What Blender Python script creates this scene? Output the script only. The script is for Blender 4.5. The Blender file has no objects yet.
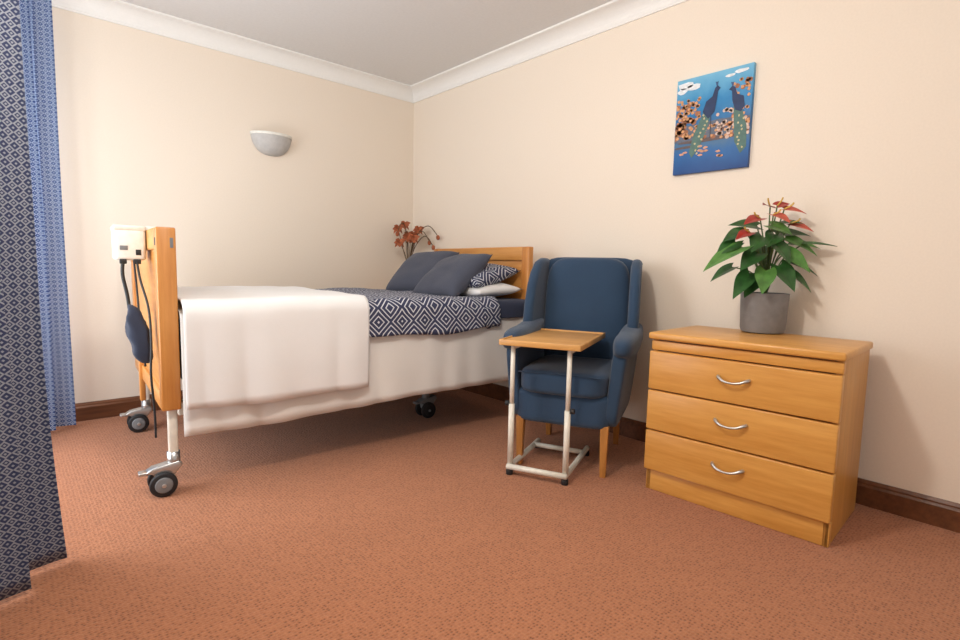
import bpy, bmesh, math, random
from mathutils import Vector, Matrix, noise
random.seed(7)
SC=bpy.context.scene
SC.view_settings.view_transform='Standard'
COL=SC.collection
def lin(c):
    return tuple(((x/255)/12.92 if x/255<=0.04045 else ((x/255+0.055)/1.055)**2.4) for x in c)+(1,)
# ---------------------------------------------------------------- materials
class NB:
    def __init__(s,name):
        s.m=bpy.data.materials.new(name); s.m.use_nodes=True; s.nt=s.m.node_tree; s.n=s.nt.nodes; s.l=s.nt.links
        s.b=s.n['Principled BSDF']; s.tc=s.n.new('ShaderNodeTexCoord')
    def link(s,a,b): s.l.new(a,b)
    def setv(s,sock,v):
        if isinstance(v,(int,float,tuple)): sock.default_value=v
        else: s.l.new(v,sock)
    def math(s,op,a,b=0,c=None):
        n=s.n.new('ShaderNodeMath'); n.operation=op; s.setv(n.inputs[0],a); s.setv(n.inputs[1],b)
        if c is not None: s.setv(n.inputs[2],c)
        return n.outputs[0]
    def mapping(s,scale=(1,1,1),rot=(0,0,0),coord='Object'):
        n=s.n.new('ShaderNodeMapping'); n.inputs['Scale'].default_value=scale; n.inputs['Rotation'].default_value=rot
        s.l.new(s.tc.outputs[coord],n.inputs[0]); return n.outputs[0]
    def noise(s,vec,scale,detail=3,rough=.5):
        n=s.n.new('ShaderNodeTexNoise'); n.inputs['Scale'].default_value=scale; n.inputs['Detail'].default_value=detail
        n.inputs['Roughness'].default_value=rough; s.l.new(vec,n.inputs['Vector']); return n.outputs['Fac']
    def ramp(s,fac,stops):
        n=s.n.new('ShaderNodeValToRGB'); e=n.color_ramp.elements
        while len(e)<len(stops): e.new(.5)
        for i,(p,c) in enumerate(stops): e[i].position=p; e[i].color=c
        s.l.new(fac,n.inputs[0]); return n.outputs[0]
    def mix(s,fac,a,b):
        n=s.n.new('ShaderNodeMix'); n.data_type='RGBA'; s.setv(n.inputs[0],fac); s.setv(n.inputs[6],a); s.setv(n.inputs[7],b); return n.outputs[2]
    def bump(s,h,strength=.2,dist=.01):
        n=s.n.new('ShaderNodeBump'); n.inputs['Strength'].default_value=strength; n.inputs['Distance'].default_value=dist
        s.l.new(h,n.inputs['Height']); s.l.new(n.outputs[0],s.b.inputs['Normal']); return n.outputs[0]
    def color(s,c): s.setv(s.b.inputs['Base Color'],c)
    def rough(s,r): s.setv(s.b.inputs['Roughness'],r)
def plain(name,c,r=.6,metal=0,nscale=40,amt=.06,bump=.05,coat=0):
    k=NB(name); v=k.mapping(); f=k.noise(v,nscale)
    c0=lin(c); d=tuple(min(1,x*(1-amt)) for x in c0[:3])+(1,); e=tuple(min(1,x*(1+amt)) for x in c0[:3])+(1,)
    k.color(k.ramp(f,[(.3,d),(.7,e)])); k.rough(r); k.b.inputs['Metallic'].default_value=metal
    if bump: k.bump(f,bump,.004)
    if coat: k.b.inputs['Coat Weight'].default_value=coat
    return k.m
def wood(name,c1,c2,axis='Y',r=.4,scale=1):
    k=NB(name); sc={'X':(1.2,14,14),'Y':(14,1.2,14),'Z':(14,14,1.2)}[axis]
    v=k.mapping(tuple(x*scale for x in sc)); f=k.noise(v,3,6,.65); v2=k.mapping(tuple(x*scale*.3 for x in sc)); g=k.noise(v2,2,2)
    s=k.math('ADD',k.math('MULTIPLY',f,.6),k.math('MULTIPLY',g,.4))
    k.color(k.ramp(s,[(.33,lin(c2)),(.62,lin(c1))])); k.rough(r); k.bump(f,.06,.002); return k.m
def fabric(name,c,c2,scale=400,bump=.3,sheen=.3,r=.9):
    k=NB(name); v=k.mapping(); f=k.noise(v,scale,2); g=k.noise(v,9,3)
    k.color(k.mix(k.math('ADD',k.math('MULTIPLY',f,.6),k.math('MULTIPLY',g,.4)),lin(c2),lin(c))); k.rough(r); k.bump(f,bump,.002)
    k.b.inputs['Sheen Weight'].default_value=sheen; return k.m
def uvxy(k):
    n=k.n.new('ShaderNodeSeparateXYZ'); k.l.new(k.tc.outputs['UV'],n.inputs[0]); return n.outputs[0],n.outputs[1]

M={}
M['wall']=plain('wall_paint',(237,224,208),.85,nscale=120,amt=.015,bump=.04)
M['ceil']=plain('ceiling_paint',(222,220,218),.9,nscale=60,amt=.02,bump=.03)
M['cornice']=plain('cornice_paint',(240,238,234),.7,nscale=60,amt=.01,bump=0)
M['skirt']=wood('skirting_wood',(122,76,48),(80,46,28),'X',.35)
M['oak']=wood('oak_drawer',(220,162,84),(196,134,58),'Y',.33)
M['oakZ']=wood('oak_side',(206,148,74),(180,120,52),'Z',.38)
M['bedwood']=wood('bed_wood',(208,144,76),(180,112,50),'Z',.35)
M['bedwoodY']=wood('bed_wood_rail',(208,148,78),(180,114,52),'Y',.35)
M['tablewood']=wood('table_wood',(218,166,100),(194,140,76),'X',.35)
M['legwood']=wood('leg_wood',(190,130,66),(150,96,44),'Z',.35)
M['white']=fabric('white_cotton',(240,239,238),(228,227,226),300,.12,.1)
M['sheet']=fabric('sheet_cotton',(236,233,228),(222,219,214),300,.12,.1)
M['navy']=fabric('navy_cotton',(42,52,78),(30,38,60),300,.2,.1)
M['cush']=fabric('cushion_fabric',(80,84,99),(57,61,75),500,.4,.1)
M['chair']=fabric('chair_fabric',(45,72,99),(28,49,74),350,.5,.2)
M['steel']=plain('steel',(190,190,188),.3,.85,bump=0)
M['tube']=plain('cream_tube',(226,220,206),.35,0,bump=0)
M['black']=plain('black_rubber',(28,28,30),.6,bump=0)
M['grey']=plain('grey_plastic',(120,122,124),.5,bump=0)
M['plastic']=plain('white_plastic',(232,230,222),.4,bump=0)
M['bag']=fabric('bag_fabric',(42,50,72),(24,30,46),300,.3,.1)
M['pot']=plain('pot_ceramic',(122,119,118),.55,nscale=30,amt=.1,bump=.1)
M['soil']=plain('soil',(50,36,26),.95,nscale=80,amt=.4,bump=.6)
M['leaf']=plain('leaf_green',(44,86,38),.35,nscale=25,amt=.35,bump=.1)
M['leaf2']=plain('leaf_light_green',(84,130,60),.35,nscale=25,amt=.3,bump=.1)
M['stem']=plain('stem_green',(80,104,52),.5)
M['red']=plain('spathe_red',(160,42,34),.35,nscale=30,amt=.25)
M['red2']=plain('spathe_coral',(194,82,60),.35,nscale=30,amt=.2)
M['spadix']=plain('spadix_yellow',(210,170,80),.6)
M['dried']=plain('dried_flower',(166,92,58),.8,nscale=60,amt=.4)
M['twig']=plain('twig',(96,72,46),.8)
M['glassv']=plain('vase_ceramic',(180,170,150),.3)
# carpet
k=NB('carpet'); v=k.mapping()
vo=k.n.new('ShaderNodeTexVoronoi'); vo.inputs['Scale'].default_value=84; vo.inputs['Randomness'].default_value=.5; k.l.new(k.mapping((1,1.25,1)),vo.inputs['Vector'])
fine=k.noise(v,260,2); pat=k.noise(v,6,3)
base=k.ramp(vo.outputs['Distance'],[(.10,lin((112,66,42))),(.34,lin((168,108,74))),(.75,lin((183,122,86)))])
k.color(k.mix(k.math('ADD',k.math('MULTIPLY',k.math('SUBTRACT',fine,.35),.6),k.math('MULTIPLY',k.math('SUBTRACT',pat,.5),.25)),base,lin((112,68,44))))
k.rough(.95); k.b.inputs['Sheen Weight'].default_value=.1
k.bump(k.math('ADD',vo.outputs['Distance'],k.math('MULTIPLY',fine,.6)),.6,.006); M['carpet']=k.m
# patterned fabrics (uv in metres)
def curtain_mat(name,dark,light,trans):
    k=NB(name); u,v=uvxy(k)
    T=.024
    fu=k.math('FRACT',k.math('DIVIDE',u,T)); row=k.math('DIVIDE',v,T); fv=k.math('FRACT',row)
    a=k.math('ABSOLUTE',k.math('SUBTRACT',fu,.5)); b=k.math('ABSOLUTE',k.math('SUBTRACT',fv,.5))
    d=k.math('ADD',a,b)
    ring=k.math('LESS_THAN',k.math('ABSOLUTE',k.math('SUBTRACT',d,.42)),.11)
    dot=k.math('LESS_THAN',d,.15); corner=k.math('GREATER_THAN',d,.85)
    f=k.math('MAXIMUM',k.math('MAXIMUM',ring,dot),corner)
    col=k.mix(f,lin(dark),lin(light)); k.color(col); k.rough(.85)
    k.b.inputs['Sheen Weight'].default_value=.1
    k.bump(k.noise(k.mapping(),300,2),.3,.002)
    if trans:
        t=k.n.new('ShaderNodeBsdfTranslucent'); k.l.new(col,t.inputs[0])
        mx=k.n.new('ShaderNodeMixShader'); mx.inputs[0].default_value=trans
        k.l.new(k.b.outputs[0],mx.inputs[1]); k.l.new(t.outputs[0],mx.inputs[2])
        k.l.new(mx.outputs[0],k.n['Material Output'].inputs[0])
    return k.m
M['curtA']=curtain_mat('curtain_navy',(46,56,90),(144,148,158),.06)
M['curtB']=curtain_mat('curtain_backlit',(52,84,150),(196,214,240),.6)  # same fabric as the near curtain; window backlight put into the paler blue
k=NB('duvet_pattern'); u,v=uvxy(k); T=.13
fu=k.math('FRACT',k.math('DIVIDE',u,T)); fv=k.math('FRACT',k.math('DIVIDE',v,T*1.0))
a=k.math('ABSOLUTE',k.math('SUBTRACT',fu,.5)); b=k.math('ABSOLUTE',k.math('SUBTRACT',fv,.5)); d=k.math('ADD',a,b)
r=k.math('LESS_THAN',k.math('FRACT',k.math('MULTIPLY',d,5.0)),.28)
k.color(k.mix(r,lin((50,56,84)),lin((204,206,212)))); k.rough(.85); k.bump(k.noise(k.mapping(),14,3),.25,.01); M['duvet']=k.m

# ---------------------------------------------------------------- geometry helpers
def newobj(name,me,parent=None,mat=None,smooth=False):
    o=bpy.data.objects.new(name,me); COL.objects.link(o)
    if parent is not None: o.parent=parent
    if mat is not None: me.materials.append(mat)
    if smooth:
        for p in me.polygons: p.use_smooth=True
    return o
def empty(name,loc=(0,0,0),rz=0):
    o=bpy.data.objects.new(name,None); o.location=loc; o.rotation_euler=(0,0,rz); o.empty_display_size=.1; COL.objects.link(o); return o
def bev(o,w,seg=3,angle=.5):
    m=o.modifiers.new('bevel','BEVEL'); m.width=w; m.segments=seg; m.limit_method='ANGLE'; m.angle_limit=angle
    for p in o.data.polygons: p.use_smooth=True
    return o
def box(name,lo,hi,parent=None,mat=None,bevel=.003,seg=2):
    me=bpy.data.meshes.new(name); bm=bmesh.new(); bmesh.ops.create_cube(bm,size=1)
    for v in bm.verts:
        v.co=Vector([lo[i]+(v.co[i]+.5)*(hi[i]-lo[i]) for i in range(3)])
    bm.to_mesh(me); bm.free(); o=newobj(name,me,parent,mat)
    if bevel: bev(o,bevel,seg)
    return o
def boxes(name,lst,parent=None,mat=None,bevel=0):
    me=bpy.data.meshes.new(name); bm=bmesh.new()
    for lo,hi in lst:
        r=bmesh.ops.create_cube(bm,size=1)
        for v in r['verts']: v.co=Vector([lo[i]+(v.co[i]+.5)*(hi[i]-lo[i]) for i in range(3)])
    bm.to_mesh(me); bm.free(); o=newobj(name,me,parent,mat)
    if bevel: bev(o,bevel,2)
    return o
def extrude(name,pts,axis,a,b,parent=None,mat=None,bevel=0,seg=3):
    me=bpy.data.meshes.new(name); bm=bmesh.new()
    def mk(p,q,t): return {'X':(t,p,q),'Y':(p,t,q),'Z':(p,q,t)}[axis]
    A=[bm.verts.new(mk(p,q,a)) for p,q in pts]; B=[bm.verts.new(mk(p,q,b)) for p,q in pts]
    bm.faces.new(A); bm.faces.new(B[::-1]); n=len(pts)
    for i in range(n): bm.faces.new((A[i],B[i],B[(i+1)%n],A[(i+1)%n]))
    bmesh.ops.recalc_face_normals(bm,faces=bm.faces); bm.to_mesh(me); bm.free()
    o=newobj(name,me,parent,mat)
    if bevel: bev(o,bevel,seg,.6)
    return o
def tube(name,pts,r,parent=None,mat=None,seg=10,radii=None,smooth_path=True):
    pts=[Vector(p) for p in pts]
    if smooth_path and len(pts)>2:
        P=[];R=[]
        rr=radii or [r]*len(pts)
        for i in range(len(pts)-1):
            p0=pts[max(i-1,0)];p1=pts[i];p2=pts[i+1];p3=pts[min(i+2,len(pts)-1)]
            for j in range(6):
                t=j/6; P.append(.5*((2*p1)+(p2-p0)*t+(2*p0-5*p1+4*p2-p3)*t*t+(3*p1-p0-3*p2+p3)*t**3)); R.append(rr[i]*(1-t)+rr[i+1]*t)
        P.append(pts[-1]);R.append(rr[-1])
    else: P=pts;R=radii or [r]*len(pts)
    me=bpy.data.meshes.new(name); bm=bmesh.new(); rings=[]
    up=None
    for i,p in enumerate(P):
        t=(P[min(i+1,len(P)-1)]-P[max(i-1,0)]).normalized()
        if up is None: up=t.orthogonal().normalized()
        up=(up-t*up.dot(t)); up=up.normalized() if up.length>1e-6 else t.orthogonal().normalized()
        s=t.cross(up)
        rings.append([bm.verts.new(p+(up*math.cos(2*math.pi*k/seg)+s*math.sin(2*math.pi*k/seg))*R[i]) for k in range(seg)])
    for a,b in zip(rings,rings[1:]):
        for k in range(seg): bm.faces.new((a[k],a[(k+1)%seg],b[(k+1)%seg],b[k]))
    bm.faces.new(rings[0][::-1]); bm.faces.new(rings[-1])
    bmesh.ops.recalc_face_normals(bm,faces=bm.faces); bm.to_mesh(me); bm.free()
    return newobj(name,me,parent,mat,True)
def surf(name,fn,nu,nv,parent=None,mat=None,uvf=None,thick=0,off=-1):
    me=bpy.data.meshes.new(name); bm=bmesh.new(); uvl=bm.loops.layers.uv.new('UV')
    V=[[None]*(nv+1) for _ in range(nu+1)]; UV={}
    for i in range(nu+1):
        for j in range(nv+1):
            r=fn(i/nu,j/nv); V[i][j]=bm.verts.new(r[:3]); UV[V[i][j]]=(r[3],r[4]) if len(r)>3 else (i/nu,j/nv)
    for i in range(nu):
        for j in range(nv):
            f=bm.faces.new((V[i][j],V[i+1][j],V[i+1][j+1],V[i][j+1]))
            for l in f.loops: l[uvl].uv=UV[l.vert]
    bm.to_mesh(me); bm.free(); o=newobj(name,me,parent,mat,True)
    if thick:
        m=o.modifiers.new('solid','SOLIDIFY'); m.thickness=thick; m.offset=off
    return o
def lathe(name,prof,parent=None,mat=None,seg=32,loc=(0,0,0)):
    me=bpy.data.meshes.new(name); bm=bmesh.new(); rings=[]
    for r,z in prof:
        rings.append([bm.verts.new((loc[0]+r*math.cos(2*math.pi*k/seg),loc[1]+r*math.sin(2*math.pi*k/seg),loc[2]+z)) for k in range(seg)])
    for a,b in zip(rings,rings[1:]):
        for k in range(seg): bm.faces.new((a[k],a[(k+1)%seg],b[(k+1)%seg],b[k]))
    bm.faces.new(rings[0][::-1]); bm.faces.new(rings[-1])
    bmesh.ops.recalc_face_normals(bm,faces=bm.faces); bm.to_mesh(me); bm.free()
    o=newobj(name,me,parent,mat,True)
    m=o.modifiers.new('es','EDGE_SPLIT'); m.split_angle=.9
    return o
def cyl(name,c,axis,r,h,parent=None,mat=None,bevel=.004,seg=28):
    pts=[(r*math.cos(2*math.pi*k/seg),r*math.sin(2*math.pi*k/seg)) for k in range(seg)]
    i={'X':(1,2,0),'Y':(0,2,1),'Z':(0,1,2)}[axis]
    pts=[(p+c[i[0]],q+c[i[1]]) for p,q in pts]
    return extrude(name,pts,axis,c[i[2]]-h/2,c[i[2]]+h/2,parent,mat,bevel,2)
def softbox(name,lo,hi,parent,mat,e=4.0,n=24,fn=None):
    me=bpy.data.meshes.new(name); bm=bmesh.new(); bmesh.ops.create_cube(bm,size=2)
    bmesh.ops.subdivide_edges(bm,edges=bm.edges,cuts=n//2,use_grid_fill=True)
    c=[(lo[i]+hi[i])/2 for i in range(3)]; h=[(hi[i]-lo[i])/2 for i in range(3)]
    for v in bm.verts:
        p=v.co; l=(abs(p.x)**e+abs(p.y)**e+abs(p.z)**e)**(1/e); q=p/l
        w=Vector((c[0]+q.x*h[0],c[1]+q.y*h[1],c[2]+q.z*h[2]))
        if fn: w=fn(w)
        v.co=w
    bm.to_mesh(me); bm.free(); return newobj(name,me,parent,mat,True)
def pillow(name,w,h,t,M4,mat,seed=0):
    me=bpy.data.meshes.new(name); bm=bmesh.new(); uvl=bm.loops.layers.uv.new('UV'); N=24
    UV={}
    def pt(u,v,s):
        e=max(0,(1-abs(u)**2.4))*max(0,(1-abs(v)**2.4)); z=s*t/2*e**.42
        pin=1-.06*(1-v*v)*abs(u)**3
        pin2=1-.06*(1-u*u)*abs(v)**3
        x=u*w/2*pin;y=v*h/2*pin2
        z+=.012*noise.noise(Vector((x*9+seed,y*9,s)))*(e**.3)
        return (x,y,z)
    for s in (1,-1):
        V=[[None]*(N+1) for _ in range(N+1)]
        for i in range(N+1):
            for j in range(N+1):
                V[i][j]=bm.verts.new(pt(i/N*2-1,j/N*2-1,s)); UV[V[i][j]]=(i/N*w,j/N*h)
        for i in range(N):
            for j in range(N):
                q=(V[i][j],V[i+1][j],V[i+1][j+1],V[i][j+1]); f=bm.faces.new(q if s>0 else q[::-1])
                for l in f.loops: l[uvl].uv=UV[l.vert]
    bmesh.ops.remove_doubles(bm,verts=bm.verts,dist=.0004)
    bm.to_mesh(me); bm.free(); o=newobj(name,me,None,mat,True); o.matrix_world=M4; return o

# ---------------------------------------------------------------- room
XL=-2.95; YB=-4.9; ZC=2.385
box('floor',(XL-.1,YB,-.1),(.1,.1,0),None,M['carpet'],0)
box('ceiling',(XL-.1,YB,ZC),(.1,.1,ZC+.1),None,M['ceil'],0)
box('wall_right',(0,YB,0),(.1,.1,ZC),None,M['wall'],0)
box('wall_back',(XL,0,0),(0,.1,ZC),None,M['wall'],0)
wy0,wy1,wz0,wz1=-1.75,-.12,.12,2.12
boxes('wall_left',[((XL-.1,YB,0),(XL,wy0,ZC)),((XL-.1,wy1,0),(XL,.1,ZC)),((XL-.1,wy0,0),(XL,wy1,wz0)),((XL-.1,wy0,wz1),(XL,wy1,ZC))],None,M['wall'])
w=empty('window_1')
fr=[]
t=.05
for lo,hi in [((wy0,wz0),(wy0+t,wz1)),((wy1-t,wz0),(wy1,wz1)),((wy0,wz0),(wy1,wz0+t)),((wy0,wz1-t),(wy1,wz1)),(((wy0+wy1)/2-t/2,wz0),((wy0+wy1)/2+t/2,wz1)),((wy0,1.55),(wy1,1.59))]:
    fr.append(((XL-.08,lo[0],lo[1]),(XL-.03,hi[0],hi[1])))
boxes('window_frame',fr,w,M['plastic'])
sk=[(0,0),(.018,0),(.018,.078),(.013,.088),(.013,.094),(.006,.105),(0,.105)]
extrude('baseboard_back',[(-p,q) for p,q in sk],'X',XL,0,None,M['skirt'])
extrude('baseboard_right',[(-p,q) for p,q in sk],'Y',YB,0,None,M['skirt'])
extrude('baseboard_left',[(XL+p,q) for p,q in sk],'Y',wy0-3,wy0,None,M['skirt'])
co=[(0,2.29),(.010,2.29),(.010,2.300)]
for i in range(9):
    a=i/8*math.pi/2; co.append((.095-.083*math.cos(a)+.0,2.302+.070*math.sin(a)))
co+=[(.105,2.374),(.105,ZC),(0,ZC)]
extrude('trim_1',[(-p,q) for p,q in co],'X',XL,0,None,M['cornice'])
extrude('trim_2',[(-p,q) for p,q in co],'Y',YB,0,None,M['cornice'])
extrude('trim_3',[(XL+p,q) for p,q in co],'Y',YB,0,None,M['cornice'])

# ---------------------------------------------------------------- curtains
def curtain(name,A,B,folds,amp,z0,z1,mat,ph=0,flare=0,thick=.002):
    A=Vector(A);B=Vector(B);L=(B-A).length; d=(B-A)/L; n=Vector((-d.y,d.x))
    N=folds*16; P=[]; arc=0; arcs=[]
    for i in range(N+1):
        u=i/N; p=A+d*L*u+n*amp*math.sin(2*math.pi*folds*u+ph)+d*.012*math.sin(4*math.pi*folds*u+1)
        if P: arc+=(p-P[-1]).length
        P.append(p); arcs.append(arc)
    def fn(u,v):
        i=min(int(round(u*N)),N); p=P[i]; z=z0+(z1-z0)*v
        s=.016*noise.noise(Vector((u*5+ph,v*2.2,3)))+.012*(1-v)*math.sin(u*folds*6+ph)
        q=p+n*s-d*flare*(1-u)*max(0,1-v*3.2)**1.6
        return (q.x,q.y,z,arcs[i],z)
    return surf(name,fn,N,50,None,mat,thick=thick)
curtain('curtain',(-2.560,-1.78),(-2.88,-2.28),4,.028,.015,2.27,M['curtA'],ph=.6,flare=.045)
curtain('curtain.001',(-2.370,-.12),(-2.80,-.42),5,.028,.02,2.27,M['curtB'],ph=.4,thick=0)
rl=empty('curtain_rail')
tube('rail',[(-2.66,-.03,2.285),(-2.66,-2.9,2.285)],.011,rl,M['plastic'],smooth_path=False)

# ---------------------------------------------------------------- bed
BR=-math.radians(4.3); BO=Vector((-2.18,-1.46,0))
bed=empty('adjustable_bed',BO,BR)
BM=Matrix.Translation(BO)@Matrix.Rotation(BR,4,'Z')
Wd=1.10; HX=1.95
def endboard(prefix,x0,x1,zt,zb,ys=0):
    box(prefix+'_panel',(x0+.012,ys+.05,zb+.02),(x1-.012,Wd-.05,zt-.05),bed,M['bedwoodY'],.002)
    box(prefix+'_stile_1',(x0,ys,zb),(x1,ys+.065,zt-.0),bed,M['bedwood'],.006)
    box(prefix+'_stile_2',(x0,Wd-.065,zb),(x1,Wd,zt-.0),bed,M['bedwood'],.006)
    box(prefix+'_top_rail',(x0-.002,ys+.06,zt-.085),(x1+.002,Wd-.06,zt),bed,M['bedwoodY'],.006)
    box(prefix+'_bottom_rail',(x0,ys+.06,zb),(x1,Wd-.06,zb+.07),bed,M['bedwoodY'],.004)
endboard('footboard',0,.068,1.07,.35)
endboard('headboard',HX,HX+.04,1.075,.30,.03)
box('footboard_lock',(-.001,.012,1.0),(.001,.04,1.03),bed,M['black'],0)
box('lock_plate',(.047,-.002,.992),(.058,.0,1.03),bed,M['grey'],0)
for nm,y in (('side_rail_1',.10),('side_rail_2',Wd-.14)):
    box(nm,(.07,y,.30),(HX,y+.04,.36),bed,M['tube'],.004)
for i,x in enumerate((.3,.75,1.2,1.65)): box('cross_bar_%d'%i,(x,.12,.30),(x+.04,Wd-.12,.34),bed,M['grey'],.003)
box('actuator',(.8,.5,.2),(1.3,.6,.29),bed,M['black'],.01)
box('mattress',(.075,.03,.44),(HX-.01,Wd-.03,.735),bed,M['navy'],.04,4)
for i,(x,y,sx) in enumerate(((.04,.05,-1),(.04,Wd-.05,-1),(1.47,.42,1),(1.47,.95,1))):
    mt,ms=(M['tube'],M['steel']) if i<2 else (M['grey'],M['grey'])
    box('leg_tube_%d'%i,(x-.017,y-.017,.12),(x+.017,y+.017,.37),bed,mt,.006)
    tube('leg_collar_%d'%i,[(x,y,.10),(x,y,.17)],.024,bed,ms,16,smooth_path=False)
    xc=x-.042 if i<2 else x
    extrude('castor_bracket_%d'%i,[(xc-.060,.102),(xc-.035,.118),(xc+.060,.135),(xc+.072,.115),(xc+.05,.09),(xc+.03,.05),(xc-.02,.05),(xc-.03,.09)],'Y',y-.026,y+.026,bed,ms,.006)
    for s in (-1,1):
        cyl('castor_tyre_%d_%d'%(i,s),(xc+.0,y+s*.036,.05),'Y',.05,.02,bed,M['black'],.006)
        cyl('castor_hub_%d_%d'%(i,s),(xc+.0,y+s*.042,.05),'Y',.032,.016,bed,M['grey'] if i<2 else M['black'],.004)
    cyl('castor_axle_%d'%i,(xc,y,.05),'Y',.008,.11,bed,ms,.001)
    box('brake_pedal_%d'%i,(xc-.082,y-.02,.092),(xc-.045,y+.02,.106),bed,ms,.004)
box('footboard_batten',(-.012,.72,.24),(.012,.76,.60),bed,M['bedwood'],.003)
cx=.018
box('control_box',(-.135+cx,.27,.94),(-.005,.41,1.075),bed,M['plastic'],.014,3)
box('control_box_lid',(-.137+cx,.268,1.06),(-.003,.412,1.084),bed,M['tube'],.008,3)
box('control_box_panel',(-.098,.268,.982),(-.070,.271,1.0),bed,M['grey'],.001)
box('control_box_display',(-.043,.268,.962),(-.024,.271,.985),bed,M['black'],.001)
box('control_box_socket',(-.052,.27,.925),(-.025,.29,.945),bed,M['black'],.003)
box('control_box_socket2',(-.10,.27,.925),(-.075,.29,.945),bed,M['black'],.003)
box('control_box_hook',(-.02,.31,1.055),(.075,.39,1.085),bed,M['plastic'],.004)
tube('cable_1',[(-.088,.28,.94),(-.092,.27,.88),(-.080,.26,.80),(-.075,.25,.74)],.007,bed,M['black'])
tube('cable_2',[(-.04,.28,.94),(-.035,.22,.86),(-.02,.12,.75),(-.022,.05,.62),(-.03,.02,.50),(-.022,.03,.36),(-.02,.04,.24)],.0045,bed,M['black'])
tube('cable_3',[(-.05,.28,.94),(-.045,.25,.80),(-.045,.16,.62),(-.04,.10,.52)],.004,bed,M['black'])
def bagfn(p):
    t=(p.z-.52)/.24; w=.42+.66*math.sin(math.pi*min(1,max(0,(1-t)*.8+.05)))
    cxx=-.07+(1-t)*.035; cyy=.22-(1-t)*.11
    return Vector((cxx+(p.x+.075)*w+.012*noise.noise(p*22),cyy+(p.y-.22)*w+.010*noise.noise(p*17),p.z))
softbox('handset_bag',(-.112,.17,.53),(-.038,.27,.76),bed,M['bag'],3.2,fn=bagfn)
def prof(zt,zbn,zbf,r,o,n=60):
    pts=[]
    y0=-o;y1=Wd+o
    for i in range(13): pts.append((y0,zbn+(zt-r-zbn)*i/12))
    for i in range(1,7):
        a=i/6*math.pi/2; pts.append((y0+r-r*math.cos(a),zt-r+r*math.sin(a)))
    for i in range(1,24): pts.append((y0+r+(y1-y0-2*r)*i/24,zt))
    for i in range(0,7):
        a=i/6*math.pi/2; pts.append((y1-r+r*math.sin(a),zt-r+r*math.cos(a)))
    for i in range(1,9): pts.append((y1,zt-r-(zt-r-zbf)*i/8))
    return pts
def drape(name,x0,x1,zt,zbn,zbf,r,o,mat,parent=None,wr=.006,thick=.01,seed=0,slant=0,nx=70,botamp=.008,zend=0):
    P=prof(zt,zbn,zbf,r,o); arc=[0]
    for a,b in zip(P,P[1:]): arc.append(arc[-1]+math.hypot(b[0]-a[0],b[1]-a[1]))
    n=len(P)-1
    def fn(u,v):
        j=int(round(v*n)); y,z=P[j]; s=arc[j]
        x=x0+(x1-x0)*u+slant*u*(s/arc[-1]-.5)
        top=1 if 12<j<n-8 else 0
        h=noise.noise(Vector((x*3+seed,s*3,1)))*wr+noise.noise(Vector((x*9+seed,s*7,5)))*wr*.5
        if top: z+=h; 
        else:
            k=(13-j)/13 if j<=12 else (j-(n-8))/8
            k=max(0,min(1,k)); y+=(-1 if j<=12 else 1)*abs(.012*math.sin(x*11+seed)+.008*math.sin(x*23+seed*2)+.006)*k + h*.5
            if j==0: z+=botamp*math.sin(x*5+seed)+botamp*.5*math.sin(x*13)
            z+=zend*u*k
        return (x,y,z,x-x0,s)
    o_=surf(name,fn,nx,n,parent,mat,thick=thick,off=1)
    return o_
sheet=drape('fitted_sheet',.072,1.90,.742,.237,.35,.045,.008,M['sheet'],bed,wr=.005,thick=.004,seed=2,zend=.05,botamp=.004)
drape('under_sheet',1.60,1.935,.750,.655,.62,.045,.014,M['navy'],bed,wr=.003,thick=.004,seed=2,botamp=.002,nx=20)
dv=drape('duvet',.72,1.68,.765,.60,.55,.06,.024,M['duvet'],None,wr=.016,thick=.012,seed=5,botamp=.012); dv.matrix_world=BM
bl=drape('white_blanket',.078,.865,.785,.358,.45,.055,.042,M['white'],None,wr=.007,thick=.010,seed=9,slant=.02,botamp=.006); bl.matrix_world=BM
def PM(x,y,z,tilt,rz,roll=0): return BM@Matrix.Translation((x,y,z))@Matrix.Rotation(rz,4,'Z')@Matrix.Rotation(-tilt,4,'Y')@Matrix.Rotation(roll,4,'Z')
pillow('pillow',.36,.68,.14,PM(1.755,.42,.885,math.radians(14),.05),M['duvet'],1)
pillow('pillow.001',.34,.62,.10,PM(1.76,.36,.805,math.radians(4),.0),M['white'],2)
pillow('throw_cushion',.40,.44,.15,PM(1.65,.78,.90,math.radians(42),.22,.06),M['cush'],3)
pillow('throw_cushion.001',.40,.46,.15,PM(1.60,.36,.880,math.radians(40),-.02,.10),M['cush'],4)

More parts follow.
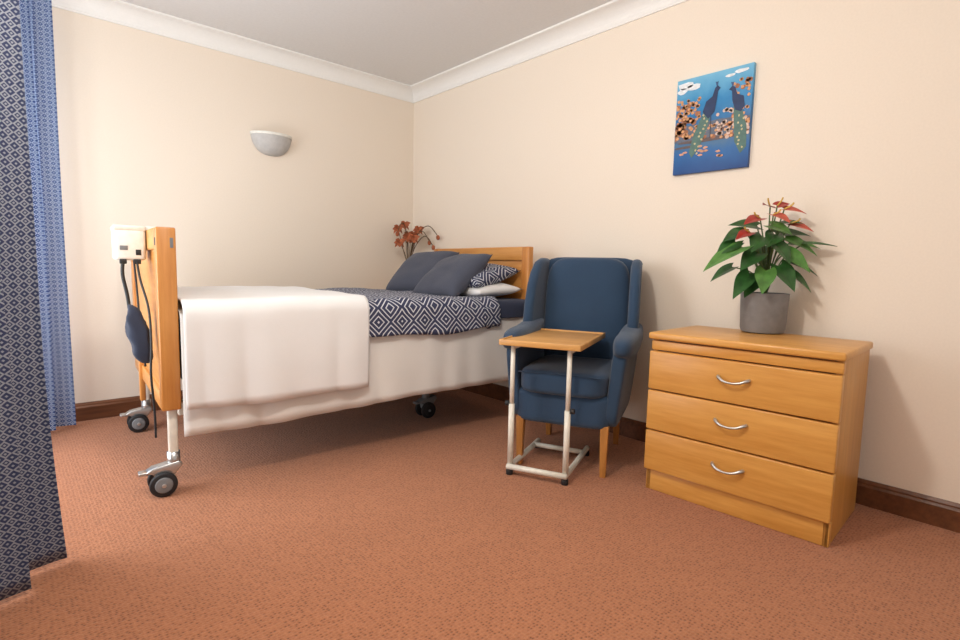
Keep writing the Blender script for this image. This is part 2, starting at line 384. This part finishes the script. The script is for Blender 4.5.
# ---------------------------------------------------------------- armchair
ch=empty('wingback_armchair',(-.458,-2.140,0),math.radians(-64)); C_=M['chair']
ch.scale=(.94,1,1)
def tap(p): # body narrows towards the floor
    k=1-.13*max(0,(.56-p.z)/.35); return Vector((p.x*k,p.y,p.z))
softbox('seat_base',(-.275,-.31,.215),(.275,.25,.385),ch,C_,9,fn=tap)
softbox('seat_cushion',(-.222,-.345,.36),(.222,.18,.485),ch,C_,6)
def rec(p): # recline
    return Vector((p.x,p.y+(p.z-.4)*.11,p.z))
softbox('back_rest',(-.240,.12,.36),(.240,.25,1.008),ch,C_,5,fn=lambda p:rec(Vector((p.x,p.y-.02*math.cos(p.x*6),p.z))))
softbox('back_outer',(-.285,.18,.24),(.285,.265,1.01),ch,C_,8,fn=lambda p:rec(tap(p)))
for s,nm in ((-1,'left'),(1,'right')):
    x0,x1=sorted((s*.228,s*.305))
    softbox('arm_%s'%nm,(x0,-.30,.225),(x1,.25,.60),ch,C_,7,fn=tap)
    softbox('arm_roll_%s'%nm,(min(s*.220,s*.335),-.325,.54),(max(s*.220,s*.335),.23,.655),ch,C_,3.0,fn=lambda p:Vector((p.x,p.y,p.z+max(0,(p.y+.1))*.12)))
    w=[(-.01,.60),(-.035,.66),(-.025,.76),(.0,.86),(.035,.93),(.09,.985),(.15,1.002),(.24,1.002),(.24,.60)]
    pts=[(p+.02,q) for p,q in w]
    wg=extrude('wing_%s'%nm,pts,'X',s*.235,s*.292,ch,C_,.025,4)
    for v in wg.data.vertices:
        v.co.x+=s*max(0,(.22-v.co.y))*.10; v.co.y+=(v.co.z-.6)*.08
tube('seat_piping',[(-.212,-.338,.465),(0,-.346,.470),(.212,-.338,.465)],.003,ch,C_,8)
def leg(name,x,y,dx,dy):
    extr=[( -.020,-.020),(.020,-.020),(.020,.020),(-.020,.020)]
    o=extrude(name,[(x+a,y+b) for a,b in extr],'Z',0,.24,ch,M['legwood'],.003)
    for v in o.data.vertices:
        if v.co.z<.1: v.co.x=x+dx+(v.co.x-x)*.72; v.co.y=y+dy+(v.co.y-y)*.72
leg('leg_1',-.212,-.275,0,0);leg('leg_2',.212,-.275,0,0);leg('leg_3',-.20,.20,0,.03);leg('leg_4',.20,.20,0,.03)

# ---------------------------------------------------------------- overbed table
tb=empty('overbed_table',(-.903,-2.278,0),math.radians(-66)) # local +Y points to chair
TZ=.62
box('table_top',(-.18,0,TZ-.018),(.18,.52,TZ),tb,M['tablewood'],.005)
for i,(lo,hi) in enumerate((((-.185,-.006,TZ-.02),(.185,.006,TZ+.006)),((-.185,.514,TZ-.02),(.185,.526,TZ+.006)),((-.186,0,TZ-.02),(-.176,.52,TZ+.006)),((.176,0,TZ-.02),(.186,.52,TZ+.006)))):
    box('top_lip_%d'%i,lo,hi,tb,M['tablewood'],.003)
for s,nm in ((-1,'l'),(1,'r')):
    x=s*.130
    tube('foot_'+nm,[(x,.02,.04),(x,.12,.036),(x,.30,.034),(x,.46,.034)],.013,tb,M['tube'],12)
    tube('upright_'+nm,[(x,.035,.04),(x,.035,.33)],.0135,tb,M['tube'],12,smooth_path=False)
    tube('upright_inner_'+nm,[(x,.035,.30),(x,.035,TZ-.03)],.0105,tb,M['tube'],12,smooth_path=False)
    tube('top_support_'+nm,[(x,.035,TZ-.03),(x,.44,TZ-.03)],.011,tb,M['tube'],10,smooth_path=False)
    cyl('clamp_knob_'+nm,(x+s*.02,.035,.33),'X',.012,.02,tb,M['black'],.002)
    for yy in (.03,.44): cyl('glide_%s_%d'%(nm,int(yy*100)),(x,yy,.012),'Z',.016,.024,tb,M['black'],.003)
tube('foot_front',[(-.14,.02,.04),(.14,.02,.04)],.013,tb,M['tube'],12,smooth_path=False)
tube('foot_rear',[(-.13,.38,.036),(.13,.38,.036)],.012,tb,M['tube'],12,smooth_path=False)

# ---------------------------------------------------------------- chest of drawers
cd=empty('chest_of_drawers',(-.553,-3.318,0),math.radians(3)); xf,xb,y0,y1=.018,.465,0,.695
box('side_1',(xf+.004,y0+.006,.0),(xb,y0+.026,.665),cd,M['oakZ'],.002)
box('side_2',(xf+.004,y1-.026,.0),(xb,y1-.006,.665),cd,M['oakZ'],.002)
box('back_panel',(xb-.01,y0+.02,.05),(xb,y1-.02,.66),cd,M['oakZ'],0)
box('carcass_front',(xf+.012,y0+.02,.06),(xf+.025,y1-.02,.66),cd,M['skirt'],0)
box('top',(xf-.022,y0-.003,.658),(xb+.002,y1+.006,.687),cd,M['oak'],.008,3)
box('top_rail',(xf-.006,y0+.003,.613),(xf+.02,y1-.004,.652),cd,M['oak'],.003)
box('plinth',(xf+.004,y0+.004,.0),(xf+.03,y1-.004,.088),cd,M['oak'],.003)
for i,(a,b) in enumerate(((.446,.608),(.272,.440),(.094,.266))):
    box('drawer_%d'%(i+1),(xf-.018,y0+.002,a),(xf+.014,y1-.002,b),cd,M['oak'],.005,3)
    yc=(y0+y1)/2+.0; zc=(a+b)/2+.012; xx=xf-.018
    pts=[(xx+.002,yc-.058,zc+.006),(xx-.012,yc-.052,zc+.004),(xx-.024,yc-.030,zc-.006),(xx-.028,yc,zc-.010),(xx-.024,yc+.030,zc-.006),(xx-.012,yc+.052,zc+.004),(xx+.002,yc+.058,zc+.006)]
    tube('handle_%d'%(i+1),pts,.0045,cd,M['steel'],10,radii=[.006,.0068,.005,.0042,.005,.0068,.006])

# ---------------------------------------------------------------- anthurium
pl=empty('potted_anthurium',(-.155,-2.908,.687))
lathe('pot',[(.072,0),(.084,.004),(.089,.02),(.095,.165),(.096,.172),(.090,.173),(.086,.155),(.0,.150)],pl,M['pot'],40)
lathe('soil',[(.0,.150),(.085,.156),(.085,.157),(.0,.164)],pl,M['soil'],24)
def leafmesh(name,base,tip,width,droop,mat,parent,heart=True,facing=None,petiole=True,root=(0,0,.15)):
    base=Vector(base);tip=Vector(tip); d=tip-base;L=d.length;d.normalize()
    up=Vector(facing) if facing is not None else Vector((0,0,1))
    side=d.cross(up)
    side=side.normalized() if side.length>.05 else Vector((1,0,0)); nrm=side.cross(d)
    def fn(u,v):
        t=u; s=v*2-1
        if heart: wv=width*(math.sin(math.pi*min(1,(t*.92+.08)**.62))**.9)*(1-.15*t)
        else: wv=width*math.sin(math.pi*t)**.8
        back=0
        if heart and t<.3: back=-L*.2*(1-t/.3)*(abs(s)**1.5)
        p=base+d*(L*t+back)+side*(s*wv)+nrm*(.20*wv*abs(s)-.10*L*t*t) - Vector((0,0,droop*L*t*t))
        if abs(s)<.08: p-=nrm*.0015
        return (p.x,p.y,p.z,u,v)
    surf(name,fn,14,8,parent,mat)
    if petiole:
        r0=Vector(root); mid=(r0+base)/2+Vector((0,0,.04)); mid.x*=.8; mid.y*=.8
        tube(name+'_petiole',[r0,mid,base],.0028,parent,M['stem'],6)
Rr=Vector((.746,-.666,0)); Dd=Vector((.666,.746,0))
def LP(r,d,z):
    p=Rr*r+Dd*d+Vector((0,0,z)); 
    lim=.142
    if p.x>lim: p.x=lim
    return p
# (r,d,z) leaf base -> tip, half width
green=[(-.13,-.05,.365,-.30,-.08,.295,.046),(-.09,.0,.43,-.20,-.03,.41,.044),(-.08,-.04,.255,-.17,-.09,.17,.040),(-.13,.02,.28,-.22,.03,.235,.036),(-.03,-.07,.27,-.08,-.15,.195,.043),
(.03,-.06,.29,.06,-.14,.205,.043),(.07,-.05,.27,.15,-.11,.205,.042),(.09,-.02,.31,.20,-.06,.275,.036),(.10,.0,.39,.22,-.03,.39,.032),(.05,.02,.43,.17,-.03,.445,.036),
(-.03,-.03,.41,-.11,-.10,.365,.046),(-.03,.03,.46,-.15,.03,.485,.036),(.07,-.02,.41,.18,-.08,.36,.040),(-.05,-.02,.23,-.11,-.07,.17,.036),
(.01,-.05,.385,.04,-.13,.315,.046),(-.06,-.05,.34,-.16,-.12,.29,.044),(.06,-.05,.35,.13,-.12,.285,.040),(0,.03,.33,.05,.06,.40,.040),(-.14,-.02,.385,-.235,-.05,.345,.038),(.0,.02,.30,-.06,.07,.35,.04),
(.0,-.02,.46,.06,-.09,.435,.040),(.02,-.03,.42,-.05,-.11,.385,.040),(.06,.0,.47,.12,-.05,.485,.032)]
for i,(r,d,z,r2,d2,z2,wd) in enumerate(green):
    fc=Vector((0,0,1))-Dd*random.uniform(.35,.9)+Rr*random.uniform(-.35,.35)*1.0
    leafmesh('leaf_%d'%i,LP(r-.01,d,z),LP(r2-.01,d2,z2),wd,.12,M['leaf'] if i%4 else M['leaf2'],pl,facing=fc)
leafmesh('leaf_long',LP(.12,-.05,.385),LP(.225,-.11,.385),.026,.0,M['leaf'],pl,facing=Vector((0,0,1))-Dd*.3)
red=[(-.05,-.02,.490,-.135,-.06,.475,.032,'red'),(.0,-.03,.505,.03,-.11,.480,.032,'red2'),(.05,-.02,.53,.13,-.05,.525,.030,'red2'),(.0,.0,.54,-.050,-.04,.555,.028,'red'),(-.09,-.02,.43,-.165,-.06,.41,.028,'red'),(.03,0,.545,.085,-.0,.565,.026,'red'),(.08,-.02,.47,.155,-.07,.45,.028,'red2')]
for i,(r,d,z,r2,d2,z2,wd,mm) in enumerate(red):
    b=LP(r-.005,d,z); e=LP(r2-.005,d2,z2)
    leafmesh('spathe_%d'%i,b,e,wd,.1,M[mm],pl,facing=Vector((0,0,1))-Dd*.6+Rr*.15*(i%3-1))
    tube('spadix_%d'%i,[b,b+(e-b)*.3+Vector((0,0,.016)),b+(e-b)*.4+Vector((0,0,.028))],.0035,pl,M['spadix'],8)

# ---------------------------------------------------------------- painting
pa=empty('peacock_painting'); PY0,PY1,PZ0,PZ1=-2.742,-2.372,1.435,1.900
k=NB('painting_background')
sx=k.n.new('ShaderNodeSeparateXYZ'); k.l.new(k.tc.outputs['Generated'],sx.inputs[0]); gv=k.mapping((1,1,1),coord='Generated')
z=k.math('ADD',sx.outputs[2],k.math('MULTIPLY',k.math('SUBTRACT',k.noise(gv,5,4),.5),.18))
k.color(k.ramp(z,[(.0,lin((28,72,134))),(.22,lin((34,100,164))),(.30,lin((70,112,150))),(.45,lin((40,98,152))),(.72,lin((40,130,186))),(.98,lin((116,184,218)))])); k.rough(.5)
box('canvas',(-.022,PY0,PZ0),(0,PY1,PZ1),pa,k.m,.001)
def flat(name,shapes,mat,x):
    me=bpy.data.meshes.new(name); bm=bmesh.new()
    for pts in shapes:
        vs=[bm.verts.new((x,PY1-(PY1-PY0)*u,PZ0+(PZ1-PZ0)*v)) for u,v in pts]
        bm.faces.new(vs)
    bmesh.ops.recalc_face_normals(bm,faces=bm.faces); bm.to_mesh(me); bm.free()
    return newobj(name,me,pa,mat)
def blob(u,v,ru,rv,n=10,j=.2,rot=0):
    o=[]
    for i in range(n):
        a=2*math.pi*i/n; r=1+random.uniform(-j,j); x=ru*r*math.cos(a); y=rv*r*math.sin(a)
        uu=u+x*math.cos(rot)-y*math.sin(rot); vv=v+x*math.sin(rot)+y*math.cos(rot)
        o.append((min(.995,max(.005,uu)),min(.995,max(.005,vv))))
    return o
cm=lambda n,c:plain(n,c,.6,bump=0,amt=.15)
U_=random.uniform
flat('clouds',[blob(.12,.93,.11,.035),blob(.24,.90,.10,.03),blob(.08,.88,.07,.03),blob(.85,.95,.10,.02),blob(.72,.93,.06,.015)],cm('paint_white',(228,232,236)),-.0232)
flat('hills',[[(.0,.52),(.3,.50),(.6,.52),(.995,.50),(.995,.34),(.0,.34)]],cm('paint_hill',(96,104,120)),-.02315)
flat('foliage_dark',[blob(U_(.0,.32),U_(.38,.74),.04,.028) for _ in range(30)]+[blob(U_(.3,1),U_(.34,.46),.04,.022) for _ in range(22)]+[blob(U_(.78,1),U_(.5,.85),.03,.022) for _ in range(12)],cm('paint_rust',(160,104,72)),-.0234)
flat('foliage_light',[blob(U_(.0,.35),U_(.38,.78),.022,.016) for _ in range(70)]+[blob(U_(.3,1),U_(.33,.47),.02,.014) for _ in range(40)]+[blob(U_(.76,1),U_(.45,.88),.02,.015) for _ in range(30)],cm('paint_orange',(214,156,108)),-.0236)
flat('blossom',[blob(U_(.58,.98),U_(.32,.60),.024,.018) for _ in range(40)],cm('paint_pink',(214,186,172)),-.0237)
flat('bank',[blob(.5,.33,.48,.02,16),blob(.2,.28,.2,.015)],cm('paint_brown',(98,84,84)),-.0233)
flat('peacock_tail',[[(.42,.66),(.50,.60),(.44,.42),(.36,.26),(.26,.16),(.22,.22),(.27,.40)],[(.78,.62),(.88,.60),(.96,.40),(.97,.20),(.90,.14),(.82,.26)]],cm('paint_teal',(84,116,108)),-.0238)
flat('tail_eyes',[blob(.27+.13*random.random()+i*.008,.2+.035*i,.014,.011) for i in range(12)]+[blob(.85+.08*random.random(),.2+.035*i,.012,.011) for i in range(10)],cm('paint_gold',(196,184,140)),-.0240)
flat('peacock_body',[[(.38,.62),(.42,.72),(.50,.76),(.53,.84),(.56,.86),(.60,.83),(.57,.80),(.56,.72),(.54,.60),(.46,.54)],[(.92,.60),(.90,.70),(.82,.73),(.79,.80),(.75,.82),(.71,.79),(.75,.77),(.76,.68),(.80,.58),(.88,.55)]],cm('paint_navy',(36,54,92)),-.0239)
flat('peacock_crest',[[(.545,.855),(.53,.90),(.55,.895),(.57,.90),(.56,.855)],[(.75,.815),(.73,.86),(.755,.855),(.77,.86),(.765,.815)]],cm('paint_crest',(60,90,130)),-.0239)
flat('legs',[[(.49,.56),(.50,.56),(.505,.34),(.495,.34)],[(.84,.56),(.85,.56),(.845,.34),(.835,.34)]],cm('paint_leg',(60,50,60)),-.0237)
flat('lilies',[blob(U_(.05,.7),U_(.14,.25),.035,.012) for _ in range(8)]+[blob(U_(.3,.6),U_(.2,.3),.03,.012) for _ in range(3)],cm('paint_lily',(214,160,130)),-.0241)

# ---------------------------------------------------------------- wall light (half bowl uplighter)
wl=empty('wall_light',(-1.19,0,1.820))
def bowl(u,v):
    a=math.pi*u; b=math.pi/2*v
    return (.138*math.cos(a)*math.cos(b)**.8, -.105*math.sin(a)*math.cos(b)**.8-.002, -.140*math.sin(b))
surf('bowl',bowl,36,18,wl,plain('plaster_white',(190,187,184),.6,bump=0),thick=.006)
box('wall_plate',(-.06,-.012,-.12),(.06,0,-.01),wl,M['plastic'],.004)
def band(u,v):
    a=math.pi*u; vv=.0+.08*v; b=math.pi/2*vv
    return (.142*math.cos(a)*math.cos(b)**.8, -.109*math.sin(a)*math.cos(b)**.8-.002, -.140*math.sin(b)+.003)
surf('rim',band,36,3,wl,M['plastic'],thick=.003)

# ---------------------------------------------------------------- bedside cabinet + dried flowers in the corner
bc=empty('bedside_cabinet')
box('cabinet_body',(-.42,-.42,.0),(-.025,-.03,.66),bc,M['oakZ'],.004)
box('cabinet_top',(-.43,-.43,.66),(-.02,-.025,.68),bc,M['oak'],.005)
box('cabinet_drawer',(-.432,-.41,.50),(-.42,-.04,.64),bc,M['oak'],.003)
box('cabinet_door',(-.432,-.41,.05),(-.42,-.04,.49),bc,M['oak'],.003)
fv=empty('flower_vase',(-.17,-.19,.68))
lathe('vase',[(.04,0),(.055,.03),(.062,.10),(.045,.20),(.028,.27),(.034,.295),(.028,.295),(.02,.25),(0,.24)],fv,M['glassv'],28)
for i in range(9):
    a=i*2.4; r=random.uniform(.01,.09); h=random.uniform(.47,.63)-r*.5
    p=Vector((math.cos(a)*r-.01,math.sin(a)*r-.0,h))
    tube('flower_stem_%d'%i,[(0,0,.26),(p.x*.4,p.y*.4,.36),tuple(p)],.0025,fv,M['twig'],6)
    for j in range(9):
        b=2*math.pi*j/9; q=p+Vector((math.cos(b)*.045,math.sin(b)*.045,-.02+.03*(j%3)))
        leafmesh('petal_%d_%d'%(i,j),p,q,.020,.3,M['dried'],fv,heart=False,petiole=False,facing=(-.5,-.6,.6))
for i,(dx,dy,h) in enumerate(((.12,-.11,.46),(.11,-.17,.42),(.13,-.20,.50),(-.12,-.02,.52))):
    tube('twig_%d'%i,[(0,0,.26),(dx*.2,dy*.4,h),(dx*.6,dy*.8,h+.08),(dx,dy*1.1,h+.0)],.0035,fv,M['twig'],6)
    softbox('bud_%d'%i,(dx-.015,dy*1.1-.015,h-.03),(dx+.015,dy*1.1+.015,h+.01),fv,M['dried'],2,8)

# ---------------------------------------------------------------- light
wd=bpy.data.worlds.new('world'); SC.world=wd; wd.use_nodes=True
bg=wd.node_tree.nodes['Background']; bg.inputs[0].default_value=(1.0,.99,.97,1); bg.inputs[1].default_value=.72
def area(name,loc,target,sx,sy,e,c):
    l=bpy.data.lights.new(name,'AREA'); l.shape='RECTANGLE'; l.size=sx; l.size_y=sy; l.energy=e; l.color=c
    o=bpy.data.objects.new(name,l); o.location=loc; o.rotation_euler=(Vector(target)-Vector(loc)).to_track_quat('-Z','Y').to_euler(); COL.objects.link(o); return o
area('window_daylight',(-3.2,-.95,1.2),(0,-.95,1.0),1.6,2.0,55,(.90,.95,1))
l=bpy.data.lights.new('bounce_flash','POINT'); l.energy=54; l.shadow_soft_size=.08; l.color=(1,.965,.91)  # key light placed from shadow directions: bounce flash above the camera, no ceiling lamp
o=bpy.data.objects.new('bounce_flash',l); o.location=(-2.15,-2.75,2.08); COL.objects.link(o)

# ---------------------------------------------------------------- camera
f,pitch,yaw,roll=530.7,.099,.84,.022; C=Vector((-2.615,-3.803,.943))
F=Vector((math.cos(yaw)*math.cos(pitch),math.sin(yaw)*math.cos(pitch),-math.sin(pitch)))
R0=Vector((math.sin(yaw),-math.cos(yaw),0)); U0=R0.cross(F)
R=math.cos(roll)*R0+math.sin(roll)*U0; U=-math.sin(roll)*R0+math.cos(roll)*U0
cam=bpy.data.cameras.new('camera'); co_=bpy.data.objects.new('camera',cam); COL.objects.link(co_)
co_.matrix_world=Matrix(((R.x,U.x,-F.x,C.x),(R.y,U.y,-F.y,C.y),(R.z,U.z,-F.z,C.z),(0,0,0,1)))
cam.sensor_width=36; cam.lens=f/960*36; cam.clip_start=.05
SC.camera=co_
